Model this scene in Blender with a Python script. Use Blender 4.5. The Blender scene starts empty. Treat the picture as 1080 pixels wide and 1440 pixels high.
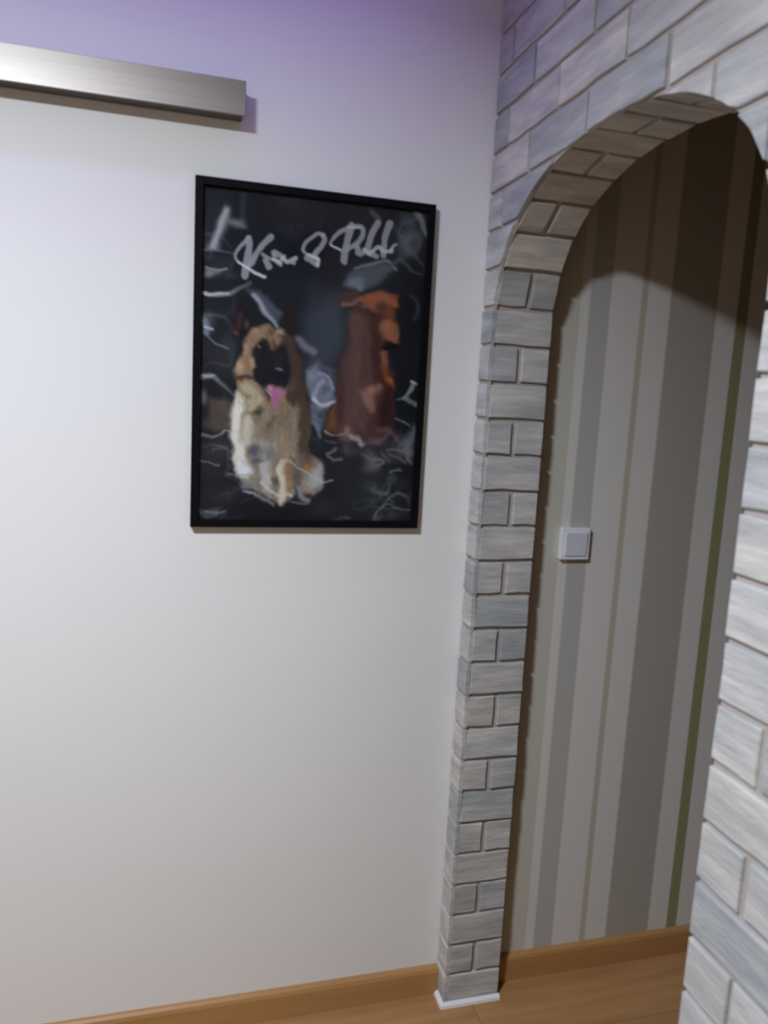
import bpy, bmesh, math, random
import numpy as np
from mathutils import Matrix, Vector

S = bpy.context.scene
COL = S.collection
random.seed(7)

# ------------------------------------------------------------------ camera
def look(yaw, pit, rol):
    f = Vector((math.sin(yaw)*math.cos(pit), math.cos(yaw)*math.cos(pit), -math.sin(pit)))
    r = Vector((math.cos(yaw), -math.sin(yaw), 0)); u = r.cross(f)
    c, s = math.cos(rol), math.sin(rol)
    return c*r + s*u, -s*r + c*u, f
r_, u_, f_ = look(0.27315, 0.14569, 0.0525)
cam = bpy.data.objects.new('camera', bpy.data.cameras.new('camera'))
COL.objects.link(cam)
cam.matrix_world = Matrix(((r_.x, u_.x, -f_.x, -0.6877), (r_.y, u_.y, -f_.y, -1.6881),
                           (r_.z, u_.z, -f_.z, 1.5258), (0, 0, 0, 1)))
cam.data.sensor_width = 36; cam.data.sensor_fit = 'AUTO'
cam.data.lens = 1073.8/1440*36
cam.data.clip_start = 0.02
cam.data.dof.use_dof = True; cam.data.dof.focus_distance = 16.0; cam.data.dof.aperture_fstop = 5.6   # hand-held, focus missed
S.camera = cam

# ------------------------------------------------------------------ world, lamps, exposure
w = bpy.data.worlds.new('world'); S.world = w; w.use_nodes = True
w.node_tree.nodes['Background'].inputs[0].default_value = (1.0, 0.8, 0.62, 1)
w.node_tree.nodes['Background'].inputs[1].default_value = 0.0

def area(name, shape, sx, sy, power, col, loc, rot=(0, 0, 0)):
    l = bpy.data.lights.new(name, 'AREA'); l.shape = shape; l.size = sx
    if shape in ('RECTANGLE', 'ELLIPSE'): l.size_y = sy
    l.energy = power; l.color = col
    o = bpy.data.objects.new(name, l); COL.objects.link(o); o.location = loc; o.rotation_euler = rot
    return o
# ceiling lamp of the room, above and left of the camera, facing down
lamp = area('ceiling_lamp', 'DISK', 0.24, 0.24, 52, (0.90, 0.99, 1.10), (-1.28, -1.43, 2.455))
lamp.data.spread = math.radians(173)
# violet light strip along the top of the long wall
area('violet_strip', 'RECTANGLE', 2.4, 0.04, 3.3, (0.31, 0.21, 1.0), (-1.38, -0.24, 2.49))

vs = S.view_settings
vs.view_transform = 'Standard'; vs.look = 'None'; vs.gamma = 1; vs.exposure = 0.0
vs.use_curve_mapping = False

# ------------------------------------------------------------------ node helpers
def mat(name):
    m = bpy.data.materials.new(name); m.use_nodes = True
    nt = m.node_tree; b = nt.nodes['Principled BSDF']
    return m, nt, b
def N(nt, t, **k):
    n = nt.nodes.new(t)
    for a, v in k.items(): setattr(n, a, v)
    return n
def ramp(nt, stops, interp='LINEAR'):
    n = N(nt, 'ShaderNodeValToRGB'); cr = n.color_ramp; cr.interpolation = interp
    while len(cr.elements) < len(stops): cr.elements.new(0.5)
    for e, (p, c) in zip(cr.elements, stops):
        e.position = p; e.color = (*c, 1)
    return n
def noise(nt, vec, scale, detail=4, rough=0.5, dims='3D'):
    n = N(nt, 'ShaderNodeTexNoise', noise_dimensions=dims)
    n.inputs['Scale'].default_value = scale; n.inputs['Detail'].default_value = detail
    n.inputs['Roughness'].default_value = rough
    if vec is not None: nt.links.new(vec, n.inputs['Vector'])
    return n
def mapping(nt, src, scale):
    n = N(nt, 'ShaderNodeMapping'); n.inputs['Scale'].default_value = scale
    nt.links.new(src, n.inputs['Vector']); return n.outputs[0]
def bump(nt, b, h, strength, dist):
    n = N(nt, 'ShaderNodeBump'); n.inputs['Strength'].default_value = strength
    n.inputs['Distance'].default_value = dist
    nt.links.new(h, n.inputs['Height']); nt.links.new(n.outputs[0], b.inputs['Normal'])
def plain(name, col, rough=0.5, metal=0.0, spec=0.5):
    m, nt, b = mat(name)
    tc = N(nt, 'ShaderNodeTexCoord'); n = noise(nt, tc.outputs['Object'], 9, 3)
    c2 = tuple(x*0.94 for x in col)
    r = ramp(nt, [(0.3, c2), (0.7, col)]); nt.links.new(n.outputs[0], r.inputs[0])
    nt.links.new(r.outputs[0], b.inputs['Base Color'])
    b.inputs['Roughness'].default_value = rough; b.inputs['Metallic'].default_value = metal
    b.inputs['Specular IOR Level'].default_value = spec
    return m

# wall paint
def paint(name, col):
    m, nt, b = mat(name)
    tc = N(nt, 'ShaderNodeTexCoord'); n = noise(nt, tc.outputs['Object'], 2.2, 3)
    r = ramp(nt, [(0.3, tuple(x*0.975 for x in col)), (0.7, col)])
    nt.links.new(n.outputs[0], r.inputs[0]); nt.links.new(r.outputs[0], b.inputs['Base Color'])
    f = noise(nt, tc.outputs['Object'], 260, 3, 0.6)
    bump(nt, b, f.outputs[0], 0.10, 0.001)
    b.inputs['Roughness'].default_value = 0.75; b.inputs['Specular IOR Level'].default_value = 0.25
    return m
M = {}
M['white'] = paint('white_paint', (0.80, 0.80, 0.785))
M['ceiling'] = paint('ceiling_paint', (0.50, 0.47, 0.47))
M['room'] = paint('room_paint', (0.34, 0.28, 0.22))
M['hall'] = paint('hall_paint', (0.40, 0.32, 0.24))

# striped wallpaper: printed bands across the wall, repeated
m, nt, b = mat('striped_wallpaper')
LIGHT, BEI, GREY, DARK, OLI, GRN = ((0.70, 0.68, 0.65), (0.57, 0.55, 0.475), (0.48, 0.475, 0.445),
                                    (0.42, 0.395, 0.355), (0.50, 0.48, 0.385), (0.29, 0.295, 0.155))
bands = [(0.145, OLI), (0.170, BEI), (0.207, BEI), (0.244, LIGHT), (0.269, GREY), (0.324, LIGHT), (0.408, OLI),
         (0.425, LIGHT), (0.490, DARK), (0.625, LIGHT), (0.686, GRN), (0.719, LIGHT), (0.775, GREY)]
PER = 0.70
tc = N(nt, 'ShaderNodeTexCoord'); sx = N(nt, 'ShaderNodeSeparateXYZ'); nt.links.new(tc.outputs['Object'], sx.inputs[0])
a = N(nt, 'ShaderNodeMath', operation='SUBTRACT'); a.inputs[1].default_value = 0.145
nt.links.new(sx.outputs[0], a.inputs[0])
d = N(nt, 'ShaderNodeMath', operation='DIVIDE'); d.inputs[1].default_value = PER; nt.links.new(a.outputs[0], d.inputs[0])
fr = N(nt, 'ShaderNodeMath', operation='FRACT'); nt.links.new(d.outputs[0], fr.inputs[0])
stops = []
e = 0.003
for i, (x, c) in enumerate(bands):
    p = (x-0.145)/PER
    if i: stops.append((p-e, bands[i-1][1]))
    stops.append((p+e if i else 0, c))
r = ramp(nt, stops); nt.links.new(fr.outputs[0], r.inputs[0])
nt.links.new(r.outputs[0], b.inputs['Base Color'])
f = noise(nt, mapping(nt, tc.outputs['Object'], (400, 400, 40)), 1, 2)
bump(nt, b, f.outputs[0], 0.08, 0.001)
b.inputs['Roughness'].default_value = 0.7; b.inputs['Specular IOR Level'].default_value = 0.3
M['stripe'] = m

# whitewashed brick slips
def brick_mat(name, lo, hi):
    m, nt, b = mat(name)
    tc = N(nt, 'ShaderNodeTexCoord'); oi = N(nt, 'ShaderNodeObjectInfo')
    mu = N(nt, 'ShaderNodeMath', operation='MULTIPLY'); mu.inputs[1].default_value = 60
    nt.links.new(oi.outputs['Random'], mu.inputs[0])
    cx = N(nt, 'ShaderNodeCombineXYZ')
    for i in range(3): nt.links.new(mu.outputs[0], cx.inputs[i])
    ad = N(nt, 'ShaderNodeVectorMath', operation='ADD')
    nt.links.new(tc.outputs['Object'], ad.inputs[0]); nt.links.new(cx.outputs[0], ad.inputs[1])
    streak = noise(nt, mapping(nt, ad.outputs[0], (7, 20, 48)), 1, 5, 0.62)
    patch = noise(nt, mapping(nt, ad.outputs[0], (6, 6, 14)), 1, 2, 0.5)
    rs = ramp(nt, [(0.30, lo), (0.50, tuple((a+c)/2 for a, c in zip(lo, hi))), (0.66, hi)])
    nt.links.new(streak.outputs[0], rs.inputs[0])
    # tone of each brick: white, warm grey or slate blue grey
    rt = ramp(nt, [(0.0, (0.70, 0.74, 0.77)), (0.22, (0.82, 0.85, 0.87)), (0.45, (1, 1, 0.985)), (0.75, (0.93, 0.92, 0.90)), (1.0, (1.04, 1.03, 1.0))])
    nt.links.new(oi.outputs['Random'], rt.inputs[0])
    mx = N(nt, 'ShaderNodeMix', data_type='RGBA', blend_type='MULTIPLY'); mx.inputs[0].default_value = 1
    nt.links.new(rs.outputs[0], mx.inputs[6]); nt.links.new(rt.outputs[0], mx.inputs[7])
    rp = ramp(nt, [(0.35, (0.80, 0.83, 0.86)), (0.6, (1, 1, 1))]); nt.links.new(patch.outputs[0], rp.inputs[0])
    m2 = N(nt, 'ShaderNodeMix', data_type='RGBA', blend_type='MULTIPLY'); m2.inputs[0].default_value = 1
    nt.links.new(mx.outputs[2], m2.inputs[6]); nt.links.new(rp.outputs[0], m2.inputs[7])
    nt.links.new(m2.outputs[2], b.inputs['Base Color'])
    fine = noise(nt, mapping(nt, ad.outputs[0], (30, 60, 150)), 1, 6, 0.65)
    sm = N(nt, 'ShaderNodeMath', operation='ADD'); nt.links.new(streak.outputs[0], sm.inputs[0]); nt.links.new(fine.outputs[0], sm.inputs[1])
    bump(nt, b, sm.outputs[0], 0.55, 0.004)
    b.inputs['Roughness'].default_value = 0.85; b.inputs['Specular IOR Level'].default_value = 0.2
    return m
M['brick'] = brick_mat('whitewashed_brick', (0.44, 0.44, 0.435), (0.675, 0.66, 0.63))
M['mortar'] = plain('mortar', (0.43, 0.385, 0.355), 0.95, 0, 0.1)

# oak laminate
def wood(name, base, dark, along):
    m, nt, b = mat(name)
    tc = N(nt, 'ShaderNodeTexCoord'); oi = N(nt, 'ShaderNodeObjectInfo')
    mu = N(nt, 'ShaderNodeMath', operation='MULTIPLY'); mu.inputs[1].default_value = 40
    nt.links.new(oi.outputs['Random'], mu.inputs[0])
    cx = N(nt, 'ShaderNodeCombineXYZ'); nt.links.new(mu.outputs[0], cx.inputs[0]); nt.links.new(mu.outputs[0], cx.inputs[1])
    ad = N(nt, 'ShaderNodeVectorMath', operation='ADD')
    nt.links.new(tc.outputs['Object'], ad.inputs[0]); nt.links.new(cx.outputs[0], ad.inputs[1])
    sc = (2.0, 26, 26)
    g = noise(nt, mapping(nt, ad.outputs[0], sc), 1, 5, 0.6)
    r = ramp(nt, [(0.30, dark), (0.62, base)]); nt.links.new(g.outputs[0], r.inputs[0])
    rt = ramp(nt, [(0, (0.88, 0.88, 0.88)), (1, (1.06, 1.05, 1.03))]); nt.links.new(oi.outputs['Random'], rt.inputs[0])
    mx = N(nt, 'ShaderNodeMix', data_type='RGBA', blend_type='MULTIPLY'); mx.inputs[0].default_value = 1
    nt.links.new(r.outputs[0], mx.inputs[6]); nt.links.new(rt.outputs[0], mx.inputs[7])
    nt.links.new(mx.outputs[2], b.inputs['Base Color'])
    b.inputs['Roughness'].default_value = 0.42; b.inputs['Specular IOR Level'].default_value = 0.35
    return m
M['plank'] = wood('oak_laminate', (0.45, 0.245, 0.100), (0.34, 0.175, 0.067), 'X')
M['skirting'] = wood('oak_skirting', (0.50, 0.27, 0.102), (0.42, 0.22, 0.080), 'X')
M['gap'] = plain('floor_joint', (0.20, 0.11, 0.05), 0.8)
M['seal'] = plain('white_trim', (0.86, 0.85, 0.82), 0.4)
M['black'] = plain('black_frame', (0.0045, 0.0045, 0.006), 0.5, 0, 0.08)
M['plastic'] = plain('white_plastic', (0.84, 0.86, 0.92), 0.3)
M['rocker'] = plain('rocker_plastic', (0.68, 0.70, 0.78), 0.28)
m, nt, b = mat('brushed_metal')
tc = N(nt, 'ShaderNodeTexCoord')
n = noise(nt, mapping(nt, tc.outputs['Object'], (3, 300, 300)), 1, 3)
r = ramp(nt, [(0.3, (0.265, 0.238, 0.214)), (0.7, (0.295, 0.267, 0.242))]); nt.links.new(n.outputs[0], r.inputs[0])
nt.links.new(r.outputs[0], b.inputs['Base Color'])
b.inputs['Metallic'].default_value = 0.9; b.inputs['Roughness'].default_value = 0.42
b.inputs['Anisotropic'].default_value = 0.4
M['metal'] = m
M['metal_shaded'] = plain('shaded_underside', (0.09, 0.08, 0.075), 0.6)  # shade under the wall bar, put into the housing colour

# ------------------------------------------------------------------ mesh helpers
def link(o, parent=None):
    COL.objects.link(o)
    if parent is not None: o.parent = parent
    return o
def mesh(name, v, f, m, smooth=False):
    me = bpy.data.meshes.new(name); me.from_pydata([tuple(p) for p in v], [], f); me.update()
    bm = bmesh.new(); bm.from_mesh(me); bmesh.ops.recalc_face_normals(bm, faces=bm.faces); bm.to_mesh(me); bm.free()
    if m is not None: me.materials.append(m)
    if smooth:
        for p in me.polygons: p.use_smooth = True
    return me
def obj(name, me, parent=None, loc=None):
    o = bpy.data.objects.new(name, me); link(o, parent)
    if loc is not None: o.location = loc
    return o
def box_me(name, x0, x1, y0, y1, z0, z1, m, bev=0.0, seg=2):
    bm = bmesh.new(); bmesh.ops.create_cube(bm, size=1)
    for v in bm.verts:
        v.co = Vector(((x0+x1)/2+v.co.x*(x1-x0), (y0+y1)/2+v.co.y*(y1-y0), (z0+z1)/2+v.co.z*(z1-z0)))
    if bev: bmesh.ops.bevel(bm, geom=list(bm.edges), offset=bev, segments=seg, affect='EDGES', profile=0.5)
    me = bpy.data.meshes.new(name); bm.to_mesh(me); bm.free(); me.materials.append(m); return me
def struct(o): o['kind'] = 'structure'; return o
def tag(o, label, cat, group=None):
    o['label'] = label; o['category'] = cat
    if group: o['group'] = group
    return o
def empty(name, loc):
    o = bpy.data.objects.new(name, None); link(o); o.location = loc; o.empty_display_size = 0.05
    bpy.context.view_layer.update(); return o

# ------------------------------------------------------------------ room shell
XL, XR, YB, H = -2.5, 1.35, -3.05, 2.5
def sbox(name, x0, x1, y0, y1, z0, z1, m):
    return struct(obj(name, box_me(name, x0, x1, y0, y1, z0, z1, M[m])))
o = sbox('wall_left', XL, 0.07, 0.0, 0.12, 0, H, 'white')
o['label'] = 'plain white painted wall carrying the framed print'
o = sbox('wall_back', 0.07, XR, 0.0, 0.12, 0, H, 'stripe')
o['label'] = 'wall with vertical beige, grey and green striped wallpaper behind the arch'
sbox('wall_far', XL-0.12, XL, YB, 0.12, 0, H, 'room')
sbox('wall_rear', XL-0.12, XR+0.12, YB-0.12, YB, 0, H, 'room')
sbox('wall_hall', XR, XR+0.12, YB, 0.12, 0, H, 'hall')
sbox('ceiling', XL-0.12, XR+0.12, YB-0.12, 0.12, H, H+0.1, 'ceiling')

# floor with laminate planks running along the long wall
fl = struct(obj('floor', box_me('floor', XL-0.12, XR+0.12, YB-0.12, 0.12, -0.06, -0.004, M['gap'])))
fl['label'] = 'brown oak laminate floor of long planks'
PW, PL = 0.193, 1.28
def plank_me(length):
    return box_me('plank', -length/2, length/2, -PW/2+0.0006, PW/2-0.0006, -0.0045, 0.0, M['plank'], 0.0009, 1)
cache = {}
row = 0; y = -0.004
while y-PW > YB-0.01:
    x = XL + 0.01 - (row*0.43 % 1)*PL
    while x < XR:
        a, c = max(x, XL+0.005), min(x+PL, XR-0.005)
        if c-a > 0.05:
            k = round(c-a-0.0012, 3)
            if k not in cache: cache[k] = plank_me(k)
            obj('plank', cache[k], fl, ((a+c)/2, y-PW/2, 0.0))
        x += PL
    y -= PW; row += 1

# oak skirting boards
def skirting(name, x0, x1, label):
    pr = [(0, 0), (-0.016, 0), (-0.016, 0.062), (-0.013, 0.070), (-0.007, 0.0745), (0, 0.0755)]
    v = [(x0, a, z) for a, z in pr] + [(x1, a, z) for a, z in pr]; n = len(pr)
    f = [(i, (i+1) % n, n+(i+1) % n, n+i) for i in range(n)] + [tuple(range(n)), tuple(range(n, 2*n))]
    o = struct(obj(name, mesh(name, v, f, M['skirting']))); o['label'] = label; return o
skirting('baseboard_left', XL+0.002, -0.002, 'oak skirting board along the white wall')
skirting('baseboard_back', 0.150, XR-0.002, 'oak skirting board below the striped wallpaper')

# ------------------------------------------------------------------ brick partition with the arch
Y0, Y1 = -0.057, -0.897           # opening in the finished brick face
YC, HW = (Y0+Y1)/2, (Y0-Y1)/2
ZS, ZB, EX = 1.700, 0.304, 2.25   # springing height, rise, squareness of the curve
T = 0.145
def archz(y, g=0.0):
    t = min(1.0, abs(y-YC)/(HW+g))
    return ZS + (ZB+g)*(max(0.0, 1-t**EX))**(1/EX)
def curve(g, n):
    out = []
    for i in range(n+1):
        a = math.pi*i/n
        cx, sy = math.cos(a), math.sin(a)
        out.append((YC+(HW+g)*math.copysign(abs(cx)**(2/EX), cx), ZS+(ZB+g)*abs(sy)**(2/EX)))
    return out
def core_outline(g):
    pts = [(0.0, 0.0), (Y0+g, 0.0)] + curve(g, 40) + [(Y1-g, 0.0), (YB, 0.0), (YB, H), (0.0, H)]
    return pts
pts = core_outline(0.0085); n = len(pts)
XF, XK = 0.0, T-0.002
v = [(XF+0.0006, a, z) for a, z in pts] + [(XK, a, z) for a, z in pts]
f = [tuple(range(n)), tuple(range(2*n-1, n-1, -1))] + [(i, (i+1) % n, n+(i+1) % n, n+i) for i in range(n)]
wr = struct(obj('wall_right', mesh('wall_right', v, f, M['mortar'])))
wr['label'] = 'whitewashed brick partition with a round-topped archway'

# bed of mortar just behind the face bricks, following the arch closely
pb = core_outline(0.0012)
vb = [(XF, a, z) for a, z in pb] + [(0.0062, a, z) for a, z in pb]
obj('mortar_bed', mesh('mortar_bed', vb, f, M['mortar']), wr)
PITCH = 0.083; JT = 0.0095        # course height, joint
def slip_me(outline, depth, name='brick'):
    """a brick slip: irregular outline (local x,z), face at y=0, back at y=depth, rounded rim"""
    c = Vector((sum(p[0] for p in outline)/len(outline), sum(p[1] for p in outline)/len(outline)))
    n = len(outline); bmv = []
    ring = []
    for p in outline:
        dv = c-Vector(p); L = dv.length or 1
        k = 0.0010/L
        ring.append((p[0]+dv.x*k + (0.0007 if dv.x > 0 else -0.0007), p[1]+dv.y*k+(0.0009 if dv.y > 0 else -0.0009)))
    v = [(p[0], depth, p[1]) for p in outline] + [(p[0], 0.0016, p[1]) for p in outline] + \
        [(p[0], random.uniform(-0.0006, 0.0008), p[1]) for p in ring]
    f = [(i, (i+1) % n, n+(i+1) % n, n+i) for i in range(n)] + [(n+i, n+(i+1) % n, 2*n+(i+1) % n, 2*n+i) for i in range(n)]
    f.append(tuple(range(2*n, 3*n)))
    return mesh(name, v, f, M['brick'])
def rect_outline(L, Hh, j=0.0016):
    k = max(2, int(round(L/0.045)))
    R = lambda: random.uniform(-j, j)
    o = [(-L/2+L*i/k + (R() if 0 < i < k else 0), -Hh/2+R()) for i in range(k)]
    o += [(L/2+R()*0.6, -Hh/2+R()), (L/2+R()*0.6, R()*2)]
    o += [(L/2-L*i/k, Hh/2+R()) for i in range(k)]
    o += [(-L/2+R()*0.6, Hh/2+R()), (-L/2+R()*0.6, R()*2)]
    return o
pool = {}
def slip(L, Hh=PITCH-JT, depth=0.012):
    k = (round(L, 3), round(Hh, 3))
    lst = pool.setdefault(k, [])
    if len(lst) < 7:
        lst.append(slip_me(rect_outline(L, Hh), depth)); return lst[-1]
    return random.choice(lst)

# bricks on the face towards the room (face normal -X): local x runs along world -Y
XFACE = -0.006
RZ = Matrix.Rotation(-math.pi/2, 4, 'Z')
def put(name, me, mtx, parent):
    o = bpy.data.objects.new(name, me); COL.objects.link(o); o.parent = parent; o.matrix_local = mtx; return o
YEND = -1.56
front = 0
for k in range(0, int(H/PITCH)+1):
    z0 = k*PITCH + JT*0.5 + 0.001; z1 = min((k+1)*PITCH - JT*0.5 + 0.001, H-0.004)
    if z1-z0 < 0.02: continue
    js = [0.0] + ([-0.19-0.2265*i for i in range(0, 8)] if k % 2 == 0 else [-0.0735-0.2265*i for i in range(0, 8)])
    for a, c in zip(js[:-1], js[1:]):
        if c < YEND: break
        ya = a - (JT/2 if a < 0 else 0.002); yb = c + JT/2         # ya > yb
        ya += random.uniform(-0.0015, 0.0015); yb += random.uniform(-0.0015, 0.0015)
        # parts of the brick outside the opening
        inside = lambda y: Y1 < y < Y0
        spans = []
        if z1 <= ZS:
            if yb >= Y0 or ya <= Y1: spans = [(ya, yb)]
            else:
                if ya > Y0: spans.append((ya, Y0))
                if yb < Y1: spans.append((Y1, yb))
            for (p, q) in spans:
                L = p-q
                if L < 0.012: continue
                me = slip(L, z1-z0)
                put('brick', me, Matrix.Translation((XFACE+random.uniform(-0.001, 0.001), (p+q)/2, (z0+z1)/2)) @ RZ, wr); front += 1
            continue
        ns = 14
        tz = (z1-0.0015-ZS)/ZB
        cross = []
        if 0 < tz < 1:
            dy = HW*(1-tz**EX)**(1/EX); cross = [YC+dy, YC-dy]
        ys = sorted(set([ya+(yb-ya)*i/ns for i in range(ns+1)] + [q for q in [Y0, Y1, Y0+0.0004, Y1-0.0004]+cross if yb < q < ya]), reverse=True)
        low = [max(z0, archz(q)) if inside(q) else z0 for q in ys]
        run = []
        runs = []
        for q, l in zip(ys, low):
            if l < z1-0.0012: run.append((q, l))
            else:
                if len(run) > 1: runs.append(run)
                run = []
        if len(run) > 1: runs.append(run)
        for run in runs:
            if run[0][0]-run[-1][0] < 0.012: continue
            full = all(abs(l-z0) < 1e-6 for _, l in run)
            yc = (run[0][0]+run[-1][0])/2; zc = (z0+z1)/2
            if full: me = slip(round(run[0][0]-run[-1][0], 2), z1-z0)
            else:
                R = lambda: random.uniform(-0.0004, 0.0004)
                ol = [(yc-q, l-zc + (R() if l == z0 else 0)) for q, l in run]
                k2 = 4
                ol += [(yc-(run[-1][0]+(run[0][0]-run[-1][0])*i/k2), z1-zc+R()) for i in range(k2+1)]
                me = slip_me(ol, 0.012)
            put('brick', me, Matrix.Translation((XFACE+random.uniform(-0.001, 0.001), yc, zc)) @ RZ, wr); front += 1

# bricks lining the opening: whole brick, then two halves, course by course
D0, D1 = 0.0065, T
def lining(k):
    if k % 2 == 0: return [(D0, D1)]
    mid = (D0+D1)/2 + random.uniform(-0.006, 0.004)
    return [(D0, mid-0.0062), (mid+0.0062, D1)]
hidden = []
for k in range(0, 20):
    z0, z1 = k*PITCH+JT*0.5+0.001, (k+1)*PITCH-JT*0.5+0.001
    for (a, c) in lining(k):
        tilt = Matrix.Rotation(math.radians(-3.6 if k in (6, 8, 12) else random.uniform(-1.2, 0.6)), 4, 'X')
        put('brick', slip(c-a, z1-z0), Matrix.Translation(((a+c)/2, Y0+random.uniform(-0.0015, 0.0012), (z0+z1)/2)) @ tilt, wr)
        hidden.append(Matrix.Translation(((a+c)/2, Y1, (z0+z1)/2)) @ Matrix.Rotation(math.pi, 4, 'Z') @ Matrix.Diagonal((c-a, 1, z1-z0, 1)))
# soffit of the arch, walked by length from the top of the left jamb
cv = curve(0.0, 400)
pts2 = [Vector((Y0, 20*PITCH))] + [Vector(p) for p in cv] + [Vector((Y1, 20*PITCH))]
if 20*PITCH > ZS: pts2 = [p for p in pts2 if p.y >= 20*PITCH-1e-6]
cum = [0.0]
for p, q in zip(pts2[:-1], pts2[1:]): cum.append(cum[-1]+(q-p).length)
tot = cum[-1]; nb = int(round(tot/PITCH)); step = tot/nb
def at(s):
    s = max(0, min(tot, s))
    i = int(np.searchsorted(cum, s)); i = max(1, min(len(cum)-1, i))
    t = (s-cum[i-1])/max(1e-9, cum[i]-cum[i-1]); return pts2[i-1].lerp(pts2[i], t)
for i in range(nb):
    p, q = at(i*step+JT*0.5), at((i+1)*step-JT*0.5)
    mid = (p+q)/2; top = at((i+0.5)*step); mid = mid.lerp(top, 0.5)
    zt = (q-p).normalized()
    X = Vector((1, 0, 0)); Z = Vector((0, zt.x, zt.y)); Yv = Z.cross(X)       # local -y looks into the opening
    cen = Vector((0, YC, ZS-0.2))
    if (Vector((0, mid.x, mid.y))-cen).dot(Yv) < 0: Yv = -Yv; Z = X.cross(Yv)
    for (a, c) in lining(i + 20):
        mt = Matrix(((X.x, Yv.x, Z.x, (a+c)/2), (X.y, Yv.y, Z.y, mid.x), (X.z, Yv.z, Z.z, mid.y), (0, 0, 0, 1)))
        put('brick', slip(c-a, (q-p).length), mt @ Matrix.Rotation(math.radians(-3.6 if i == 2 else random.uniform(-1.5, 0.5)), 4, 'X'), wr)
# the far jamb turns its back to the view: one joined lining
hv, hf = [], []
for mt in hidden:
    base = len(hv)
    for yy in (0.0, 0.012):
        for (a, c) in ((-.5, -.5), (.5, -.5), (.5, .5), (-.5, .5)): hv.append(mt @ Vector((a, yy, c)))
    hf += [tuple(base+i for i in q) for q in ((0, 1, 2, 3), (0, 1, 5, 4), (1, 2, 6, 5), (2, 3, 7, 6), (3, 0, 4, 7))]
o = obj('jamb_bricks', mesh('jamb_bricks', hv, hf, M['brick']), wr); o['kind'] = 'stuff'
# plain plaster on the hall side
pts = core_outline(0.0085)
v = [(XK, a, z) for a, z in pts] + [(XK+0.004, a, z) for a, z in pts]
o = struct(obj('wall_hall_side', mesh('wall_hall_side', v, f, M['hall'])))

# white sealing strip round the foot of the short pier
def strip_path(name, path, wdt, hgt):
    v = []; f = []
    n = len(path)
    for i, (x, y, nx, ny) in enumerate(path):
        v += [(x, y, 0), (x+nx*wdt, y+ny*wdt, 0), (x+nx*wdt*0.9, y+ny*wdt*0.9, hgt*0.6), (x+nx*wdt*0.4, y+ny*wdt*0.4, hgt), (x, y, hgt)]
    for i in range(n-1):
        for k in range(5): f.append((i*5+k, i*5+(k+1) % 5, (i+1)*5+(k+1) % 5, (i+1)*5+k))
    f += [tuple(range(5)), tuple(range((n-1)*5, n*5))]
    return mesh(name, v, f, M['seal'])
o = struct(obj('trim_1', strip_path('trim_1', [(XFACE, -0.018, -1, 0), (XFACE, Y0-0.002, -1, 0), (XFACE-0.001, Y0-0.004, -0.8, -0.8),
         (XFACE+0.002, Y0-0.003, 0, -1), (T+0.002, Y0-0.003, 0, -1)], 0.011, 0.012)))
o['label'] = 'white sealing strip round the foot of the short brick pier'

# ------------------------------------------------------------------ metal bar on the wall, top left
rail = tag(empty('wall_bar', (-1.45, 0, 2.10)), 'long brushed metal bar fixed to the white wall above the picture', 'wall bar')
ZB0, ZB1, XB0, XB1 = 2.068, 2.133, -2.35, -0.557
def child_box(name, parent, x0, x1, y0, y1, z0, z1, m, bev=0.0, seg=2):
    l = parent.location
    return obj(name, box_me(name, x0-l.x, x1-l.x, y0-l.y, y1-l.y, z0-l.z, z1-l.z, M[m], bev, seg), parent)
child_box('front_panel', rail, XB0, XB1, -0.052, -0.047, ZB0, ZB1, 'metal', 0.0008, 1)
child_box('housing', rail, XB0+0.004, XB1-0.004, -0.0465, -0.0005, ZB0+0.004, ZB1-0.002, 'metal_shaded', 0.0008, 1)

# ------------------------------------------------------------------ light switch
sw = tag(empty('light_switch', (0.279, 0, 1.195)), 'small square white light switch on the striped wallpaper', 'light switch')
child_box('cover_plate', sw, 0.240, 0.319, -0.016, -0.0003, 1.156, 1.236, 'plastic', 0.0025, 3)
o = child_box('rocker', sw, 0.250, 0.309, -0.0205, -0.0155, 1.1665, 1.2255, 'rocker', 0.0015, 3)
o.rotation_euler = (math.radians(1.5), 0, 0)

# ------------------------------------------------------------------ framed print
FX, FW, FZ, FH, FD, FB = -0.6509, 0.5129, 1.2340, 0.72, 0.022, 0.0155
pf = tag(empty('picture_frame', (FX+FW/2, 0, FZ)), 'black framed print of two dogs in smoke hanging on the white wall', 'picture')
lx, lz = pf.location.x, pf.location.z
def side(c0, c1, i0, i1):
    # mitred length of moulding: outer edge c0-c1, inner edge i0-i1
    v = []
    for (x, z) in (c0, c1): v += [(x-lx, -0.0005, z-lz), (x-lx, -FD+0.001, z-lz)]
    for (x, z), (ox, oz) in ((c0, i0), (c1, i1)):
        dx, dz = (ox-x), (oz-z)
        v.append((x+dx*0.06-lx, -FD, z+dz*0.06-lz))
    for (x, z) in (i0, i1): v += [(x-lx, -FD, z-lz), (x-lx, -0.0085, z-lz)]
    # 0 o0back 1 o0front 2 o1back 3 o1front 4 b0 5 b1 6 i0front 7 i0in 8 i1front 9 i1in
    f = [(0, 1, 3, 2), (1, 4, 5, 3), (4, 6, 8, 5), (6, 7, 9, 8), (0, 2, 9, 7), (0, 7, 6, 4, 1), (2, 3, 5, 8, 9)]
    return mesh('frame_side', v, f, M['black'])
O = [(FX, FZ), (FX+FW, FZ), (FX+FW, FZ+FH), (FX, FZ+FH)]
I = [(FX+FB, FZ+FB), (FX+FW-FB, FZ+FB), (FX+FW-FB, FZ+FH-FB), (FX+FB, FZ+FH-FB)]
for i in range(4): obj('frame_side', side(O[i], O[(i+1) % 4], I[i], I[(i+1) % 4]), pf)
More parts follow.
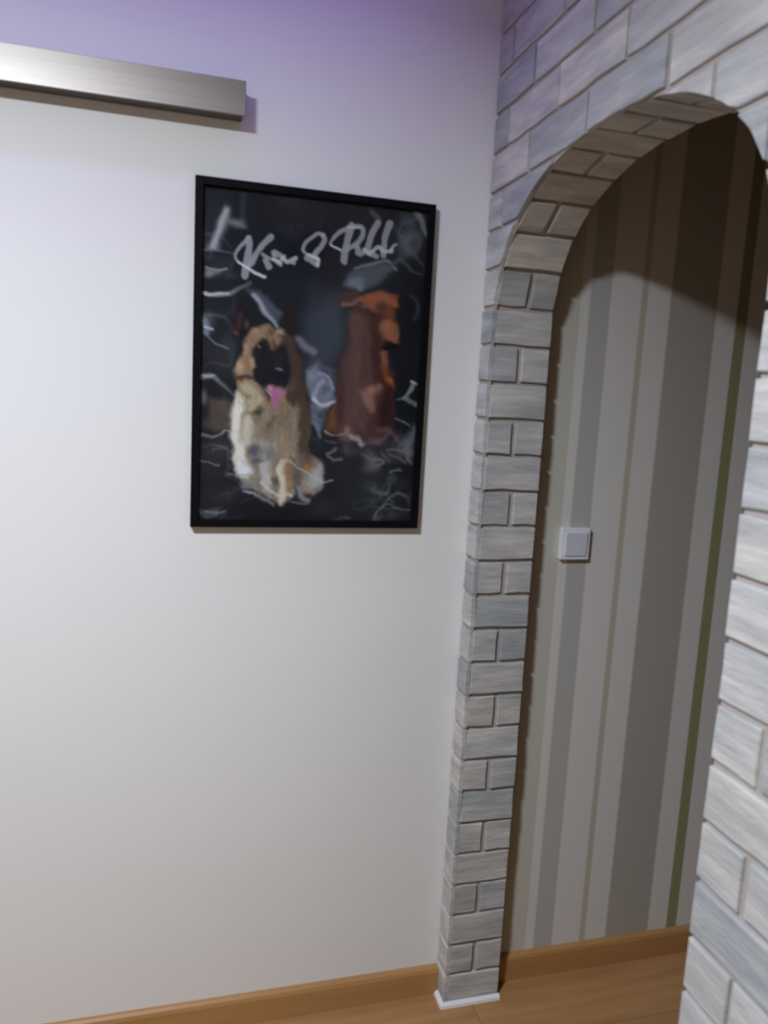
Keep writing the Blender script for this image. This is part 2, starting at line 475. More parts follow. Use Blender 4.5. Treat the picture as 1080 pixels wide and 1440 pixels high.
child_box('backing_board', pf, FX+0.010, FX+FW-0.010, -0.0095, -0.001, FZ+0.010, FZ+FH-0.010, 'black')

# the print: colours laid down stroke by stroke on a fine grid
GX, GY = 250, 350
PX0, PX1, PZ0, PZ1 = FX+0.0135, FX+FW-0.0135, FZ+0.0135, FZ+FH-0.0135
# page coordinates used for drawing (the sheet sits in them as a sheared quad)
Hm = (365.9605, 10.0543, 286.0435, 63.463, 517.5963, 259.6715, 0.0829, 0.0645)
gu, gv = np.meshgrid(np.linspace(0, 1, GX), np.linspace(0, 1, GY))
AX0, AX1, AZ0, AZ1 = FX+0.016, FX+FW-0.016, FZ+0.016, FZ+FH-0.016
wx = PX0+(PX1-PX0)*gu; wz = PZ1+(PZ0-PZ1)*gv
uu = (wx-AX0)/(AX1-AX0); vv = (AZ1-wz)/(AZ1-AZ0)
den = Hm[6]*uu+Hm[7]*vv+1
PXX = ((Hm[0]*uu+Hm[1]*vv+Hm[2])/den).ravel(); PYY = ((Hm[3]*uu+Hm[4]*vv+Hm[5])/den).ravel()
IMG = np.zeros((GX*GY, 3))
RX, RY = PXX.copy(), PYY.copy()
def vnoise(x, y, cell, seed):
    # smooth value noise on the page
    g_ = np.random.RandomState(seed).rand(220, 220)
    x = x/cell+7; y = y/cell+7
    xi, yi = np.floor(x).astype(int), np.floor(y).astype(int); fx, fy = x-xi, y-yi
    fx = fx*fx*(3-2*fx); fy = fy*fy*(3-2*fy); xi %= 219; yi %= 219
    return (g_[yi, xi]*(1-fx)+g_[yi, xi+1]*fx)*(1-fy)+(g_[yi+1, xi]*(1-fx)+g_[yi+1, xi+1]*fx)*fy
def warp(amp1, amp2):
    global PXX, PYY
    PXX = RX+amp1*(vnoise(RX, RY, 17, 1)-.5)+amp2*(vnoise(RX, RY, 5, 2)-.5)
    PYY = RY+amp1*(vnoise(RX, RY, 17, 3)-.5)+amp2*(vnoise(RX, RY, 5, 4)-.5)
def wisps(cx, cy, rx, ry, c, a, cell=16, seed=11, thr=.80):
    # thin drifting threads of smoke: ridges of a warped noise
    d = np.sqrt(((RX-cx)/rx)**2+((RY-cy)/ry)**2); mk = sstep((1.15-d)/.8)
    wx_ = RX+22*(vnoise(RX, RY, 30, seed+5)-.5); wy_ = RY+22*(vnoise(RX, RY, 30, seed+6)-.5)
    cell *= 1.7; thr = .62
    n1 = 1-np.abs(2*(.75*vnoise(wx_, wy_*1.15, cell, seed)+.25*vnoise(wx_, wy_, cell*.45, seed+9))-1); n2 = vnoise(wx_, wy_, cell*1.6, seed+2)
    al = a*mk*np.clip((n1-thr)/(1-thr), 0, 1)**2.2*np.clip(n2*1.9-.35, 0, 1) + a*.25*mk*n2*n2
    mixin(np.arange(len(IMG)), np.clip(al, 0, 1), c)
def fur(region, n, length, ang, spread, contrast, width=1.6, a=.5, seed=5):
    # short hairs in the colour already there, a little lighter or darker
    R = np.random.RandomState(seed); P_ = np.array(region, float)
    lo, hi = P_.min(0), P_.max(0); done = 0
    while done < n:
        x, y = lo+(hi-lo)*R.rand(2); ins = False
        for k in range(len(P_)):
            s_, e_ = P_[k], P_[(k+1) % len(P_)]
            if (s_[1] > y) != (e_[1] > y) and x < (e_[0]-s_[0])*(y-s_[1])/(e_[1]-s_[1])+s_[0]: ins = not ins
        if not ins: continue
        i = np.argmin((PXX-x)**2+(PYY-y)**2); c = np.clip(IMG[i]*(1+contrast*(R.rand()*2-1)), 4, 235)
        t = math.radians(ang+spread*(R.rand()*2-1)); L = length*(.6+.8*R.rand())
        stroke([(x, y), (x+math.cos(t)*L, y+math.sin(t)*L)], width, tuple(c), a, 1.0, width*.5, a*.4); done += 1
def col_(c): return np.array((c, c, c*1.06) if isinstance(c, (int, float)) else c, float)
def mixin(idx, al, c):
    IMG[idx] = IMG[idx]*(1-al[:, None]) + col_(c)[None]*al[:, None]
def sub(x0, x1, y0, y1):
    return np.nonzero((PXX > x0) & (PXX < x1) & (PYY > y0) & (PYY < y1))[0]
def sstep(t): t = np.clip(t, 0, 1); return t*t*(3-2*t)
rs = np.random.RandomState(3)
def blob(cx, cy, rx, ry, c, a=1.0, hard=0.1, rot=0):
    R = max(rx, ry)*1.25
    i = sub(cx-R, cx+R, cy-R, cy+R); dx, dy = PXX[i]-cx, PYY[i]-cy
    if rot:
        s, co = math.sin(math.radians(rot)), math.cos(math.radians(rot)); dx, dy = dx*co+dy*s, -dx*s+dy*co
    d = np.sqrt((dx/rx)**2+(dy/ry)**2)
    mixin(i, a*sstep((1.2-d)/(1.2-hard)), c)
def smooth_path(p, n=8):
    p = [np.array(q, float) for q in p]
    if len(p) < 3: return np.array([p[0]+(p[-1]-p[0])*t for t in np.linspace(0, 1, n)])
    q = [2*p[0]-p[1]] + p + [2*p[-1]-p[-2]]; out = []
    for k in range(1, len(q)-2):
        for t in np.linspace(0, 1, n, endpoint=False):
            a, b_, c, d = q[k-1], q[k], q[k+1], q[k+2]
            out.append(0.5*((2*b_)+(-a+c)*t+(2*a-5*b_+4*c-d)*t*t+(-a+3*b_-3*c+d)*t**3))
    out.append(p[-1]); return np.array(out)
def stroke(p, w, c, a=0.9, soft=1.5, w2=None, a2=None):
    """soft brush line, width and strength may taper to w2 / a2"""
    P = smooth_path(p); w2 = w if w2 is None else w2; a2 = a if a2 is None else a2
    m_ = max(w, w2)+soft*2+2
    i = sub(P[:, 0].min()-m_, P[:, 0].max()+m_, P[:, 1].min()-m_, P[:, 1].max()+m_)
    if not len(i): return
    best = np.full(len(i), 1e9); al = np.zeros(len(i)); n = len(P)-1
    for k in range(n):
        s, e = P[k], P[k+1]; d = e-s; L = (d@d) or 1e-9
        t = np.clip(((PXX[i]-s[0])*d[0]+(PYY[i]-s[1])*d[1])/L, 0, 1)
        dist = np.hypot(PXX[i]-s[0]-t*d[0], PYY[i]-s[1]-t*d[1])
        g = (k+t)/n; hw = (w+(w2-w)*g)/2; aa = a+(a2-a)*g
        al = np.maximum(al, aa*sstep((hw+soft-dist)/(2*soft)))
    mixin(i, al, c)
def poly(p, c, a=0.9, soft=3.0):
    soft = soft*1.45
    P = np.array(p, float); m_ = soft+2
    i = sub(P[:, 0].min()-m_, P[:, 0].max()+m_, P[:, 1].min()-m_, P[:, 1].max()+m_)
    if not len(i): return
    x, y = PXX[i], PYY[i]; ins = np.zeros(len(i), bool); dm = np.full(len(i), 1e9)
    for k in range(len(P)):
        s, e = P[k], P[(k+1) % len(P)]; d = e-s; L = (d@d) or 1e-9
        t = np.clip(((x-s[0])*d[0]+(y-s[1])*d[1])/L, 0, 1)
        dm = np.minimum(dm, np.hypot(x-s[0]-t*d[0], y-s[1]-t*d[1]))
        cr = ((s[1] > y) != (e[1] > y)) & (x < (e[0]-s[0])*(y-s[1])/((e[1]-s[1]) or 1e-9)+s[0]); ins ^= cr
    sd = np.where(ins, dm, -dm)-soft*.2
    mixin(i, a*sstep((sd+soft)/(2*soft)), c)

# background
warp(5, 1.2)
g = (PYY-260)/470
IMG[:] = np.array((25, 27, 36))[None]*(1-g[:, None]) + np.array((23, 24, 29))[None]*g[:, None]
blob(470, 290, 110, 40, (38, 35, 40), .8); blob(310, 300, 40, 40, (32, 33, 42), .7)
blob(425, 345, 55, 28, (16, 18, 27), .9); blob(400, 405, 50, 25, (25, 31, 41), .9)
blob(455, 470, 42, 75, (50, 58, 71), .95, .3); blob(470, 440, 22, 45, (55, 62, 74), .6)
blob(440, 410, 14, 30, (50, 48, 54), .5); blob(320, 510, 30, 35, (38, 38, 44), .8)
blob(585, 430, 22, 70, (19, 21, 26), .9); blob(578, 560, 22, 60, (18, 21, 24), .9)
poly([(291, 556), (330, 560), (332, 604), (300, 608), (292, 600)], (80, 67, 61), .85, 4)
blob(310, 632, 32, 28, (44, 41, 46), .8); blob(306, 700, 34, 22, (42, 40, 44), .6)
blob(390, 720, 90, 16, (20, 22, 27), .9); blob(455, 715, 30, 18, (38, 36, 41), .8)
blob(470, 665, 20, 22, (26, 29, 32), .8); blob(520, 690, 50, 40, (31, 35, 38), .7)
# smoke on the left side
poly([(338, 268), (349, 270), (348, 322), (338, 318)], (46, 49, 59), .8, 2)
blob(338, 312, 14, 10, (86, 92, 102), .7)
poly([(317, 285), (325, 289), (326, 304), (340, 308), (346, 318), (322, 316), (314, 330), (312, 351), (285, 353), (297, 334), (305, 308)], (118, 122, 131), .8, 4)
stroke([(319, 294), (312, 310), (306, 328), (301, 346)], 8, (166, 170, 178), .75, 4)
stroke([(286, 352), (308, 350), (331, 357)], 2, 120, .8, 1.2, 1)
poly([(300, 357), (331, 358), (326, 377), (300, 374)], (42, 45, 55), .6, 4)
poly([(287, 372), (301, 379), (320, 379), (305, 386), (291, 390), (284, 386)], (124, 129, 134), .85, 3)
stroke([(288, 372), (302, 379), (319, 379)], 2, 170, .8, 1.4)
stroke([(287, 410), (308, 414), (330, 408), (350, 397)], 5.5, (150, 153, 158), .95, 1.8, 7, .35)
stroke([(288, 411), (305, 413), (320, 411)], 2.5, 195, .8, 1.5)
poly([(344, 402), (365, 407), (386, 425), (400, 440), (392, 452), (378, 446), (360, 428)], (80, 85, 99), .8, 4)
stroke([(356, 414), (368, 430), (378, 443), (391, 457)], 7, (150, 154, 172), .85, 3, 5)
blob(294, 448, 13, 15, (60, 72, 82), .8); stroke([(286, 450), (292, 460), (290, 468)], 9, (128, 136, 148), .8, 4)
stroke([(289, 459), (299, 463)], 3, 195, .8, 1.6); stroke([(290, 472), (300, 480), (319, 488)], 2, (112, 116, 124), .9, 1.2)
stroke([(283, 529), (297, 527), (310, 538), (322, 550), (330, 556)], 9, (122, 124, 130), .85, 2.5, 1.5, .5)
stroke([(284, 526), (300, 527)], 2.5, 175, .8, 2)
blob(286, 558, 7, 14, (94, 97, 104), .8); blob(290, 595, 8, 12, (62, 56, 62), .7)
# smoke between the dogs
stroke([(418, 478), (430, 487), (441, 496)], 9, (112, 112, 128), .8, 4)
poly([(420, 508), (445, 505), (441, 515), (424, 516)], (58, 58, 60), .7, 4)
poly([(428, 520), (447, 509), (455, 524), (470, 536), (473, 562), (460, 576), (446, 580), (436, 560), (428, 545)], (104, 112, 128), .9, 4)
blob(440, 528, 12, 9, (120, 128, 142), .7); blob(460, 548, 8, 9, (74, 78, 100), .9, .2)
stroke([(451, 524), (463, 530), (471, 546)], 5, (138, 138, 160), .8, 2.5)
stroke([(441, 556), (448, 542), (455, 536)], 7, (150, 154, 172), .6, 3)
stroke([(441, 560), (455, 571), (470, 565)], 6, (186, 190, 204), .85, 2.5, 4)
stroke([(440, 572), (441, 588), (448, 600)], 12, (88, 100, 116), .7, 5); stroke([(438, 594), (446, 602), (450, 614)], 6, (106, 122, 134), .7, 3)
blob(440, 625, 10, 18, (26, 32, 37), .8)
# smoke upper right
poly([(566, 298), (590, 300), (588, 320), (576, 360), (560, 372), (556, 350), (566, 330)], (60, 66, 73), .85, 5)
stroke([(588, 298), (594, 312), (602, 331)], 9, (112, 117, 125), .85, 2.5, 5); stroke([(523, 298), (533, 306)], 8, (88, 90, 94), .7, 3)
poly([(480, 402), (492, 380), (520, 369), (546, 367), (561, 376), (548, 386), (537, 397), (512, 408)], (74, 82, 92), .9, 4)
blob(500, 396, 16, 10, (108, 115, 132), .8, .1); blob(508, 404, 8, 7, (124, 130, 146), .6)
stroke([(500, 376), (525, 369), (545, 367), (560, 379)], 4, (116, 119, 122), .8, 1.8)
stroke([(552, 372), (563, 364), (574, 372), (580, 381), (593, 385)], 5, (72, 76, 80), .8, 2, 2)
poly([(545, 385), (562, 382), (590, 392), (590, 420), (565, 420), (560, 400)], (24, 26, 30), .85, 5)
stroke([(578, 416), (587, 424), (589, 440), (584, 448)], 4, (58, 64, 70), .8, 3)
wisps(300, 430, 40, 190, (120, 125, 135), .55, 18, 21); wisps(455, 560, 30, 80, (125, 130, 146), .4, 14, 31)
wisps(575, 350, 40, 70, (105, 110, 116), .5, 18, 41); wisps(410, 300, 60, 60, (70, 70, 78), .3, 22, 51)
# right dog
warp(7, 3)
poly([(472, 412), (486, 405), (502, 403), (511, 412), (505, 430), (482, 427)], (66, 46, 43), .95, 3)
poly([(512, 411), (527, 406), (560, 414), (564, 430), (559, 440), (561, 475), (560, 486), (548, 495), (552, 510), (556, 542), (553, 605), (540, 628), (512, 630), (485, 610), (457, 607), (461, 582), (474, 558), (477, 515), (487, 480), (494, 435), (505, 424)], (66, 37, 34), .97, 2.5)
poly([(494, 438), (520, 448), (524, 500), (523, 545), (516, 610), (480, 602), (480, 520), (489, 478)], (82, 58, 55), .8, 4)
poly([(478, 520), (486, 520), (484, 600), (474, 602)], (68, 34, 34), .7, 3)
poly([(508, 418), (527, 406), (560, 413), (563, 432), (552, 430), (540, 425), (528, 434), (512, 428)], (136, 73, 46), .95, 3)
blob(525, 418, 13, 8, (142, 80, 55), .7); blob(556, 426, 7, 9, (150, 86, 54), .8)
stroke([(486, 425), (498, 424), (510, 420)], 6, (132, 92, 74), .8, 3); stroke([(512, 432), (526, 431)], 3, (150, 100, 76), .8, 2)
poly([(526, 434), (540, 427), (551, 432), (561, 437), (556, 447), (540, 444)], (92, 42, 26), .9, 3)
blob(526, 440, 6, 4, (26, 17, 16), .95)
poly([(523, 447), (537, 448), (536, 478), (545, 494), (541, 540), (524, 546), (523, 490)], (58, 25, 23), .9, 3)
poly([(539, 446), (552, 448), (558, 460), (562, 483), (552, 482), (540, 477), (536, 465)], (138, 84, 58), .95, 2.5)
blob(549, 462, 6, 12, (152, 97, 68), .7); blob(540, 470, 4, 9, (112, 60, 38), .6)
blob(548, 487, 11, 6.5, (17, 12, 14), .98, .4); blob(556, 487, 5, 4, (20, 15, 18), .9)
stroke([(543, 499), (544, 512)], 10, (128, 82, 60), .85, 3); stroke([(541, 515), (543, 528), (550, 540)], 9, (122, 64, 34), .85, 4); blob(548, 534, 5, 6, (158, 92, 52), .8)
poly([(538, 548), (555, 545), (553, 605), (533, 610), (528, 585)], (46, 22, 23), .85, 5)
poly([(504, 550), (517, 544), (535, 538), (538, 546), (529, 556), (527, 583), (518, 580), (508, 562)], (134, 92, 80), .9, 3.5)
blob(520, 575, 6, 9, (128, 84, 76), .7); blob(524, 548, 9, 5, (146, 98, 80), .7, .2, -30)
poly([(457, 604), (462, 578), (472, 570), (476, 600), (470, 608)], (106, 62, 38), .85, 4)
blob(487, 612, 16, 18, (112, 82, 80), .8); blob(490, 604, 6, 9, (150, 118, 114), .6); blob(495, 635, 20, 14, (62, 52, 52), .8)
stroke([(457, 605), (468, 611), (482, 609)], 2, (160, 128, 110), .9, 1.2); stroke([(496, 612), (504, 618), (511, 626)], 7, (156, 146, 148), .8, 3)
stroke([(535, 606), (552, 608), (568, 622)], 8, (88, 66, 67), .8, 4); blob(525, 615, 12, 10, (70, 40, 40), .7)
RD = [(512, 411), (527, 406), (560, 414), (559, 440), (561, 480), (552, 510), (556, 542), (553, 605), (540, 625), (490, 612), (461, 600), (477, 515), (494, 435)]
stroke([(534, 412), (545, 420), (549, 440), (552, 465)], 9, (150, 88, 58), .45, 6); stroke([(515, 424), (522, 434), (533, 436)], 4, (120, 66, 44), .6, 3)
stroke([(530, 452), (534, 470), (541, 486)], 5, (84, 40, 30), .6, 4); blob(560, 470, 4, 12, (160, 108, 78), .5); stroke([(541, 489), (548, 493), (557, 490)], 3, (14, 10, 12), .8, 2)
stroke([(498, 440), (506, 470), (503, 520), (498, 580)], 12, (96, 64, 56), .4, 7); stroke([(512, 470), (514, 530)], 8, (62, 36, 33), .4, 6)
fur(RD, 260, 10, 80, 25, .22, 2.2, .5, 5)
# smoke lower right
stroke([(582, 541), (578, 552), (573, 561)], 7, (118, 123, 128), .9, 2); stroke([(573, 561), (560, 563)], 3, (110, 115, 120), .8, 1.5, 1.5); stroke([(574, 560), (581, 567), (586, 572)], 7, (104, 110, 114), .85, 2.5)
stroke([(580, 538), (586, 542)], 3, 165, .8, 1.4)
stroke([(556, 591), (566, 596), (574, 600)], 3, (112, 114, 118), .8, 1.5)
blob(562, 638, 26, 24, (66, 63, 66), .75); poly([(570, 612), (580, 598), (586, 600), (583, 648), (575, 650), (566, 632)], (102, 106, 116), .8, 4)
stroke([(547, 633), (563, 631), (576, 640), (581, 652)], 3, (104, 100, 102), .8, 1.6); stroke([(549, 640), (560, 645), (572, 652)], 2.5, (100, 96, 98), .8, 1.5)
stroke([(540, 640), (548, 650)], 5, (84, 82, 85), .7, 3); stroke([(552, 663), (565, 664)], 4, (112, 118, 122), .8, 2)
blob(553, 672, 9, 7, (58, 66, 74), .8); blob(568, 680, 12, 12, (34, 35, 38), .8); blob(545, 690, 14, 16, (20, 25, 28), .8)
stroke([(471, 633), (464, 640), (468, 649), (479, 648)], 5, (92, 98, 102), .85, 1.8, 4); stroke([(460, 618), (472, 624)], 2, (90, 80, 76), .7, 1.4)
blob(525, 655, 16, 10, (54, 58, 62), .6); stroke([(510, 640), (518, 643)], 3, 74, .7, 2)
blob(552, 726, 24, 11, (52, 56, 60), .85); stroke([(527, 734), (532, 718), (544, 711), (558, 714), (578, 719)], 3.2, (94, 98, 102), .85, 1.5, 2)
blob(534, 728, 6, 8, (84, 86, 90), .7); stroke([(545, 704), (556, 708)], 2.5, (78, 80, 83), .8, 1.5); stroke([(470, 731), (484, 727), (492, 730)], 4, (66, 66, 68), .8, 2)
wisps(550, 660, 50, 70, (120, 120, 124), .75, 13, 61); wisps(520, 690, 60, 45, (90, 94, 98), .5, 16, 71); wisps(490, 630, 30, 25, (140, 125, 122), .5, 11, 81)
# left dog: ears
poly([(336, 424), (352, 434), (363, 456), (348, 478), (330, 474)], (24, 20, 26), .85, 4)
stroke([(338, 440), (334, 462)], 7, (66, 32, 37), .9, 3); blob(347, 456, 6, 11, (72, 62, 69), .8); stroke([(329, 466), (336, 471)], 4, (112, 62, 46), .8, 2)
poly([(399, 424), (415, 420), (418, 470), (408, 482), (398, 462)], (32, 27, 30), .95, 3)
# body
poly([(336, 548), (331, 580), (328, 610), (330, 640), (331, 668), (338, 684), (362, 692), (392, 704), (406, 703), (418, 690), (440, 700), (454, 690), (458, 655), (447, 648), (435, 640), (433, 600), (428, 560), (417, 545), (380, 560)], (132, 119, 101), .97, 3)
stroke([(338, 556), (333, 590), (334, 630), (338, 660)], 18, (200, 195, 182), .95, 5); stroke([(352, 590), (350, 620)], 16, (176, 168, 152), .7, 6)
stroke([(421, 545), (427, 580), (427, 615), (430, 648)], 15, (68, 50, 38), .9, 5); stroke([(433, 590), (431, 625)], 5, (74, 68, 44), .6, 3)
stroke([(398, 560), (402, 590), (402, 630)], 16, (118, 98, 78), .8, 6); stroke([(398, 610), (404, 645)], 12, (146, 126, 98), .7, 6)
stroke([(356, 578), (364, 590), (382, 600)], 9, (116, 92, 64), .75, 5); stroke([(388, 588), (380, 604)], 8, (92, 78, 58), .7, 5); blob(372, 595, 10, 8, (142, 124, 96), .7)
blob(372, 628, 26, 12, (150, 148, 146), .7); blob(358, 634, 12, 8, (84, 84, 96), .85, .1); blob(364, 646, 12, 6, (80, 84, 98), .8, .1); blob(382, 634, 14, 8, (112, 112, 116), .6)
blob(344, 656, 13, 14, (188, 191, 198), .9); blob(338, 668, 9, 7, (196, 200, 210), .7)
stroke([(374, 648), (376, 672)], 18, (158, 154, 150), .85, 5); stroke([(398, 652), (397, 705)], 11, (182, 168, 148), .9, 4, 8); stroke([(406, 646), (405, 688)], 6, (146, 108, 78), .8, 3)
blob(386, 676, 5, 9, (88, 80, 76), .85); blob(346, 684, 12, 8, (100, 102, 116), .85); blob(366, 684, 8, 8, (112, 108, 112), .8); blob(418, 690, 10, 10, (58, 56, 54), .8)
stroke([(412, 650), (420, 668)], 12, (92, 86, 78), .8, 5); stroke([(424, 640), (430, 652)], 14, (110, 92, 84), .8, 5)
stroke([(424, 656), (438, 657), (432, 661)], 5, (136, 94, 48), .9, 2); poly([(436, 662), (452, 650), (458, 660), (452, 688), (436, 692), (425, 676)], (146, 150, 148), .85, 4); blob(447, 690, 8, 6, (108, 106, 94), .7)
# head
poly([(357, 461), (377, 456), (397, 463), (409, 479), (417, 504), (419, 533), (416, 557), (390, 574), (358, 576), (338, 550), (328, 524), (333, 508), (342, 489), (349, 470)], (134, 107, 82), .97, 3)
blob(360, 467, 10, 8, (160, 130, 98), .8); blob(384, 468, 8, 9, (82, 66, 52), .85); blob(397, 466, 8, 8, (160, 138, 104), .85)
blob(346, 492, 7, 14, (158, 126, 102), .8, .2, 15); blob(337, 517, 9, 11, (182, 152, 124), .85); blob(354, 510, 6, 9, (170, 142, 118), .8)
poly([(408, 482), (418, 500), (419, 552), (404, 562), (407, 530)], (82, 58, 47), .9, 4)
poly([(362, 484), (378, 477), (383, 492), (394, 484), (408, 488), (411, 518), (409, 532), (399, 546), (380, 545), (368, 549), (358, 530), (355, 498)], (21, 21, 30), .97, 3)
blob(373, 484, 10, 9, (18, 17, 20), .9); blob(401, 487, 8, 10, (36, 31, 30), .8); blob(387, 486, 4.5, 10, (72, 56, 46), .8); blob(392, 502, 12, 9, (34, 30, 38), .8)
stroke([(364, 488), (369, 491)], 1.6, (116, 112, 112), .8, 1); blob(392, 518, 7, 4.2, (92, 95, 116), .9, .2, 12)
stroke([(336, 532), (344, 530), (356, 530)], 5, (46, 36, 32), .85, 3)
poly([(336, 538), (352, 534), (366, 550), (369, 572), (352, 580), (340, 570)], (164, 154, 130), .9, 4); stroke([(337, 538), (343, 550), (350, 562)], 5, (146, 106, 70), .75, 3)
blob(366, 577, 8, 8, (66, 60, 54), .85); stroke([(371, 548), (377, 562)], 5, (52, 46, 50), .8, 3)
poly([(394, 470), (404, 468), (414, 478), (424, 505), (427, 560), (412, 574), (400, 556), (406, 520), (402, 492)], (66, 49, 42), .92, 3); blob(396, 463, 7, 6, (150, 128, 98), .8); blob(410, 540, 7, 16, (86, 62, 50), .7)
LB = [(336, 548), (330, 590), (329, 640), (334, 676), (362, 690), (392, 702), (418, 690), (440, 694), (454, 680), (455, 655), (435, 640), (430, 590), (417, 550), (380, 560)]
LH = [(357, 461), (377, 456), (397, 463), (409, 479), (417, 504), (416, 557), (390, 574), (358, 576), (338, 550), (328, 524), (333, 508), (342, 489)]
fur(LB, 420, 11, 92, 28, .28, 2.2, .55, 7); fur(LH, 170, 7, 75, 50, .25, 1.8, .5, 8)
stroke([(335, 572), (331, 610), (334, 650)], 9, (206, 203, 194), .7, 4); blob(342, 664, 11, 12, (200, 204, 212), .75); stroke([(351, 588), (347, 622)], 7, (196, 190, 176), .5, 4)
blob(359, 634, 11, 7, (74, 75, 90), .8); blob(366, 645, 12, 5, (78, 82, 98), .75); blob(380, 638, 13, 7, (104, 106, 116), .5); blob(376, 610, 10, 14, (112, 96, 76), .5); blob(366, 578, 9, 7, (62, 55, 50), .75)
stroke([(396, 655), (397, 700)], 7, (196, 184, 164), .75, 3); stroke([(374, 652), (374, 684)], 9, (172, 168, 166), .6, 4); blob(386, 675, 5, 10, (78, 70, 66), .8); blob(346, 686, 10, 6, (92, 95, 112), .7); stroke([(408, 652), (407, 690)], 5, (140, 98, 66), .7, 3)
blob(416, 676, 7, 14, (66, 60, 56), .7); blob(444, 672, 9, 14, (158, 162, 162), .6)
stroke([(363, 476), (370, 473)], 4, (150, 122, 92), .6, 2.5); blob(368, 490, 3.2, 2.4, (64, 40, 24), .8); stroke([(365, 488.5), (369, 490)], 1.4, (140, 136, 136), .8, .9); blob(401, 489, 3, 2.4, (56, 38, 28), .7)
blob(390, 508, 10, 9, (34, 31, 40), .7); blob(393, 522, 9, 6, (14, 13, 20), .85); blob(392, 517, 6, 3, (100, 104, 124), .85, .1, 12)
# tongue
poly([(374, 541), (386, 546), (403, 549), (402, 556), (394, 562), (393, 576), (386, 574), (381, 558)], (158, 92, 138), .95, 2); blob(379, 547, 4, 5, (190, 140, 168), .7); blob(389, 560, 4, 9, (148, 72, 124), .6)
stroke([(373, 551), (381, 556)], 2, 180, .7, 1.2)
# drifting smoke over the paws
for s in (([(398, 647), (425, 663), (450, 677), (470, 677)], 2, (172, 170, 164), .8, 1.3), ([(368, 678), (388, 692), (408, 698)], 2.6, (196, 190, 184), .85, 1.6),
          ([(342, 693), (363, 697), (385, 708)], 5, (116, 112, 116), .85, 2), ([(345, 694), (362, 696)], 2, 165, .7, 1.3), ([(410, 704), (432, 710)], 2, 140, .7, 1.3),
          ([(419, 684), (424, 698), (433, 705)], 7, (126, 132, 140), .8, 2.5), ([(318, 667), (340, 668), (366, 664)], 2.4, (136, 134, 138), .7, 1.5),
          ([(281, 613), (296, 615)], 3.5, (122, 120, 122), .8, 1.8), ([(282, 647), (294, 650), (308, 652)], 2.2, (116, 114, 116), .8, 1.3),
          ([(298, 612), (315, 606), (330, 608)], 2.2, (165, 160, 152), .8, 1.3), ([(298, 633), (316, 633)], 4, (74, 68, 72), .8, 2)):
    stroke(s[0], s[1], s[2], s[3], s[4])
poly([(279, 716), (300, 713), (318, 720), (306, 728), (294, 731)], (66, 70, 75), .85, 3); stroke([(288, 718), (302, 721), (318, 718)], 2.2, (122, 124, 126), .85, 1.4); stroke([(280, 717), (292, 728)], 3, (84, 84, 92), .7, 2)
wisps(385, 690, 70, 26, (170, 168, 168), .6, 12, 91); wisps(310, 650, 40, 60, (110, 108, 112), .6, 15, 101); wisps(300, 725, 40, 14, (110, 112, 116), .6, 10, 111)
# hand-lettered names
warp(2.5, 1)
T1, T2 = (146, 146, 156), (172, 172, 180)
for s in (([(350, 334), (351, 345), (348, 366), (344, 387)], 10, T1), ([(350, 333), (338, 346), (331, 358), (335, 367), (343, 372)], 6.5, T1, 3),
          ([(381, 333), (367, 348), (352, 372)], 9.5, T1, 8), ([(335, 367), (345, 374), (357, 383), (374, 388)], 2, (205, 205, 208), 4.5),
          ([(371, 357), (384, 365)], 5, T1), ([(374, 366), (378, 375)], 9, T1), ([(386, 354), (393, 358)], 8, T1), ([(386, 358), (388, 367), (394, 373)], 6, T1),
          ([(399, 360), (391, 370)], 6, T1), ([(397, 362), (404, 367), (416, 363)], 6.5, T2), ([(409, 366), (414, 369)], 5, T1), ([(384, 364), (396, 371)], 2.5, (195, 195, 200)),
          ([(456, 329), (446, 328), (431, 340), (427, 351), (433, 358), (448, 365)], 6, T1, 4), ([(455, 330), (456, 338), (444, 356)], 8, T1), ([(432, 362), (446, 372)], 8, T1),
          ([(436, 357), (447, 363), (447, 372)], 4, T2, 6), ([(433, 357), (448, 364)], 2, (205, 205, 208)),
          ([(494, 317), (488, 343), (484, 367)], 10, T1), ([(490, 320), (474, 330), (465, 342), (481, 353)], 7, T1, 2.5), ([(466, 344), (480, 352)], 2, (200, 200, 204)),
          ([(492, 319), (506, 318), (512, 325), (504, 341), (490, 350)], 6, T1, 8), ([(490, 319), (507, 319)], 2.5, T2),
          ([(503, 348), (505, 357), (513, 353)], 7.5, T1), ([(532, 313), (523, 330), (518, 352), (530, 360)], 10, T1, 8), ([(550, 313), (543, 332), (540, 359)], 10, T1, 8),
          ([(512, 351), (520, 356), (533, 347), (541, 353), (551, 353)], 6, T2), ([(550, 353), (555, 345), (560, 344)], 5, T2, 2)):
    stroke(s[0], s[1], s[2], .88, 1.3, s[3] if len(s) > 3 else None)

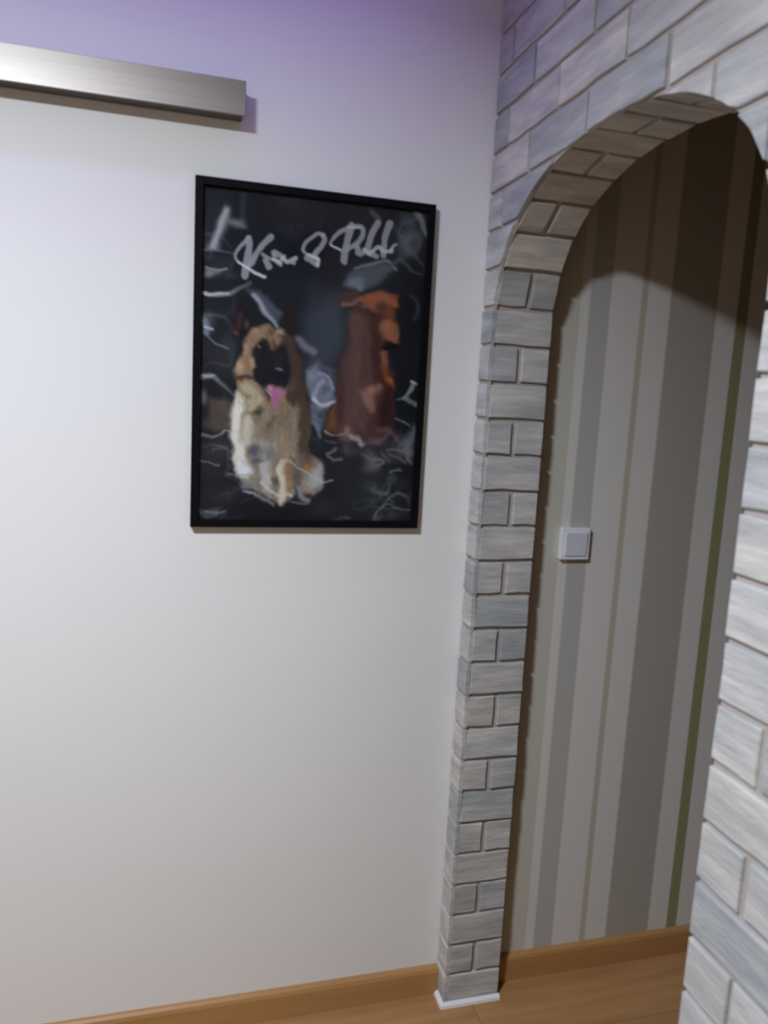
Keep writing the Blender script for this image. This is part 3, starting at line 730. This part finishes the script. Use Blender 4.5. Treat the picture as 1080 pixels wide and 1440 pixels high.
IMG += (rs.rand(len(IMG), 1)-.5)*3
lum = IMG.mean(1, keepdims=True); IMG = lum+0.88*(IMG-lum)
lin = np.clip(IMG, 1, 255)/255.0
lin = np.where(lin <= 0.04045, lin/12.92, ((lin+0.055)/1.055)**2.4)
lin = np.clip((lin-0.003)/0.80, 0.0008, 0.95)
vx = (wx-lx).ravel(); vz = (wz-lz).ravel()
me = bpy.data.meshes.new('art_print')
faces = [(j*GX+i, (j+1)*GX+i, (j+1)*GX+i+1, j*GX+i+1) for j in range(GY-1) for i in range(GX-1)]
me.from_pydata(list(zip(vx.tolist(), [-0.0102]*len(vx), vz.tolist())), [], faces); me.update()
ca = me.color_attributes.new('ink', 'FLOAT_COLOR', 'POINT')
ca.data.foreach_set('color', np.concatenate([lin, np.ones((len(lin), 1))], 1).astype(np.float32).ravel())
m, nt, b = mat('printed_paper')
at_ = N(nt, 'ShaderNodeVertexColor', layer_name='ink'); nt.links.new(at_.outputs[0], b.inputs['Base Color'])
b.inputs['Roughness'].default_value = 0.6; b.inputs['Specular IOR Level'].default_value = 0.15
me.materials.append(m)
o = obj('art_print', me, pf)
o['label'] = 'printed picture of a tan dog and a brown dog in smoke under white script'
# glazing
m = bpy.data.materials.new('picture_glass'); m.use_nodes = True; nt = m.node_tree; nt.nodes.clear()
out = N(nt, 'ShaderNodeOutputMaterial'); tr = N(nt, 'ShaderNodeBsdfTransparent'); gl = N(nt, 'ShaderNodeBsdfGlossy')
gl.inputs['Roughness'].default_value = 0.06; fn = N(nt, 'ShaderNodeFresnel'); fn.inputs[0].default_value = 1.2
mx = N(nt, 'ShaderNodeMixShader'); nt.links.new(fn.outputs[0], mx.inputs[0]); nt.links.new(tr.outputs[0], mx.inputs[1]); nt.links.new(gl.outputs[0], mx.inputs[2]); nt.links.new(mx.outputs[0], out.inputs[0])
M['glass'] = m
child_box('glass_pane', pf, FX+0.0132, FX+FW-0.0132, -0.0135, -0.0115, FZ+0.0132, FZ+FH-0.0132, 'glass')
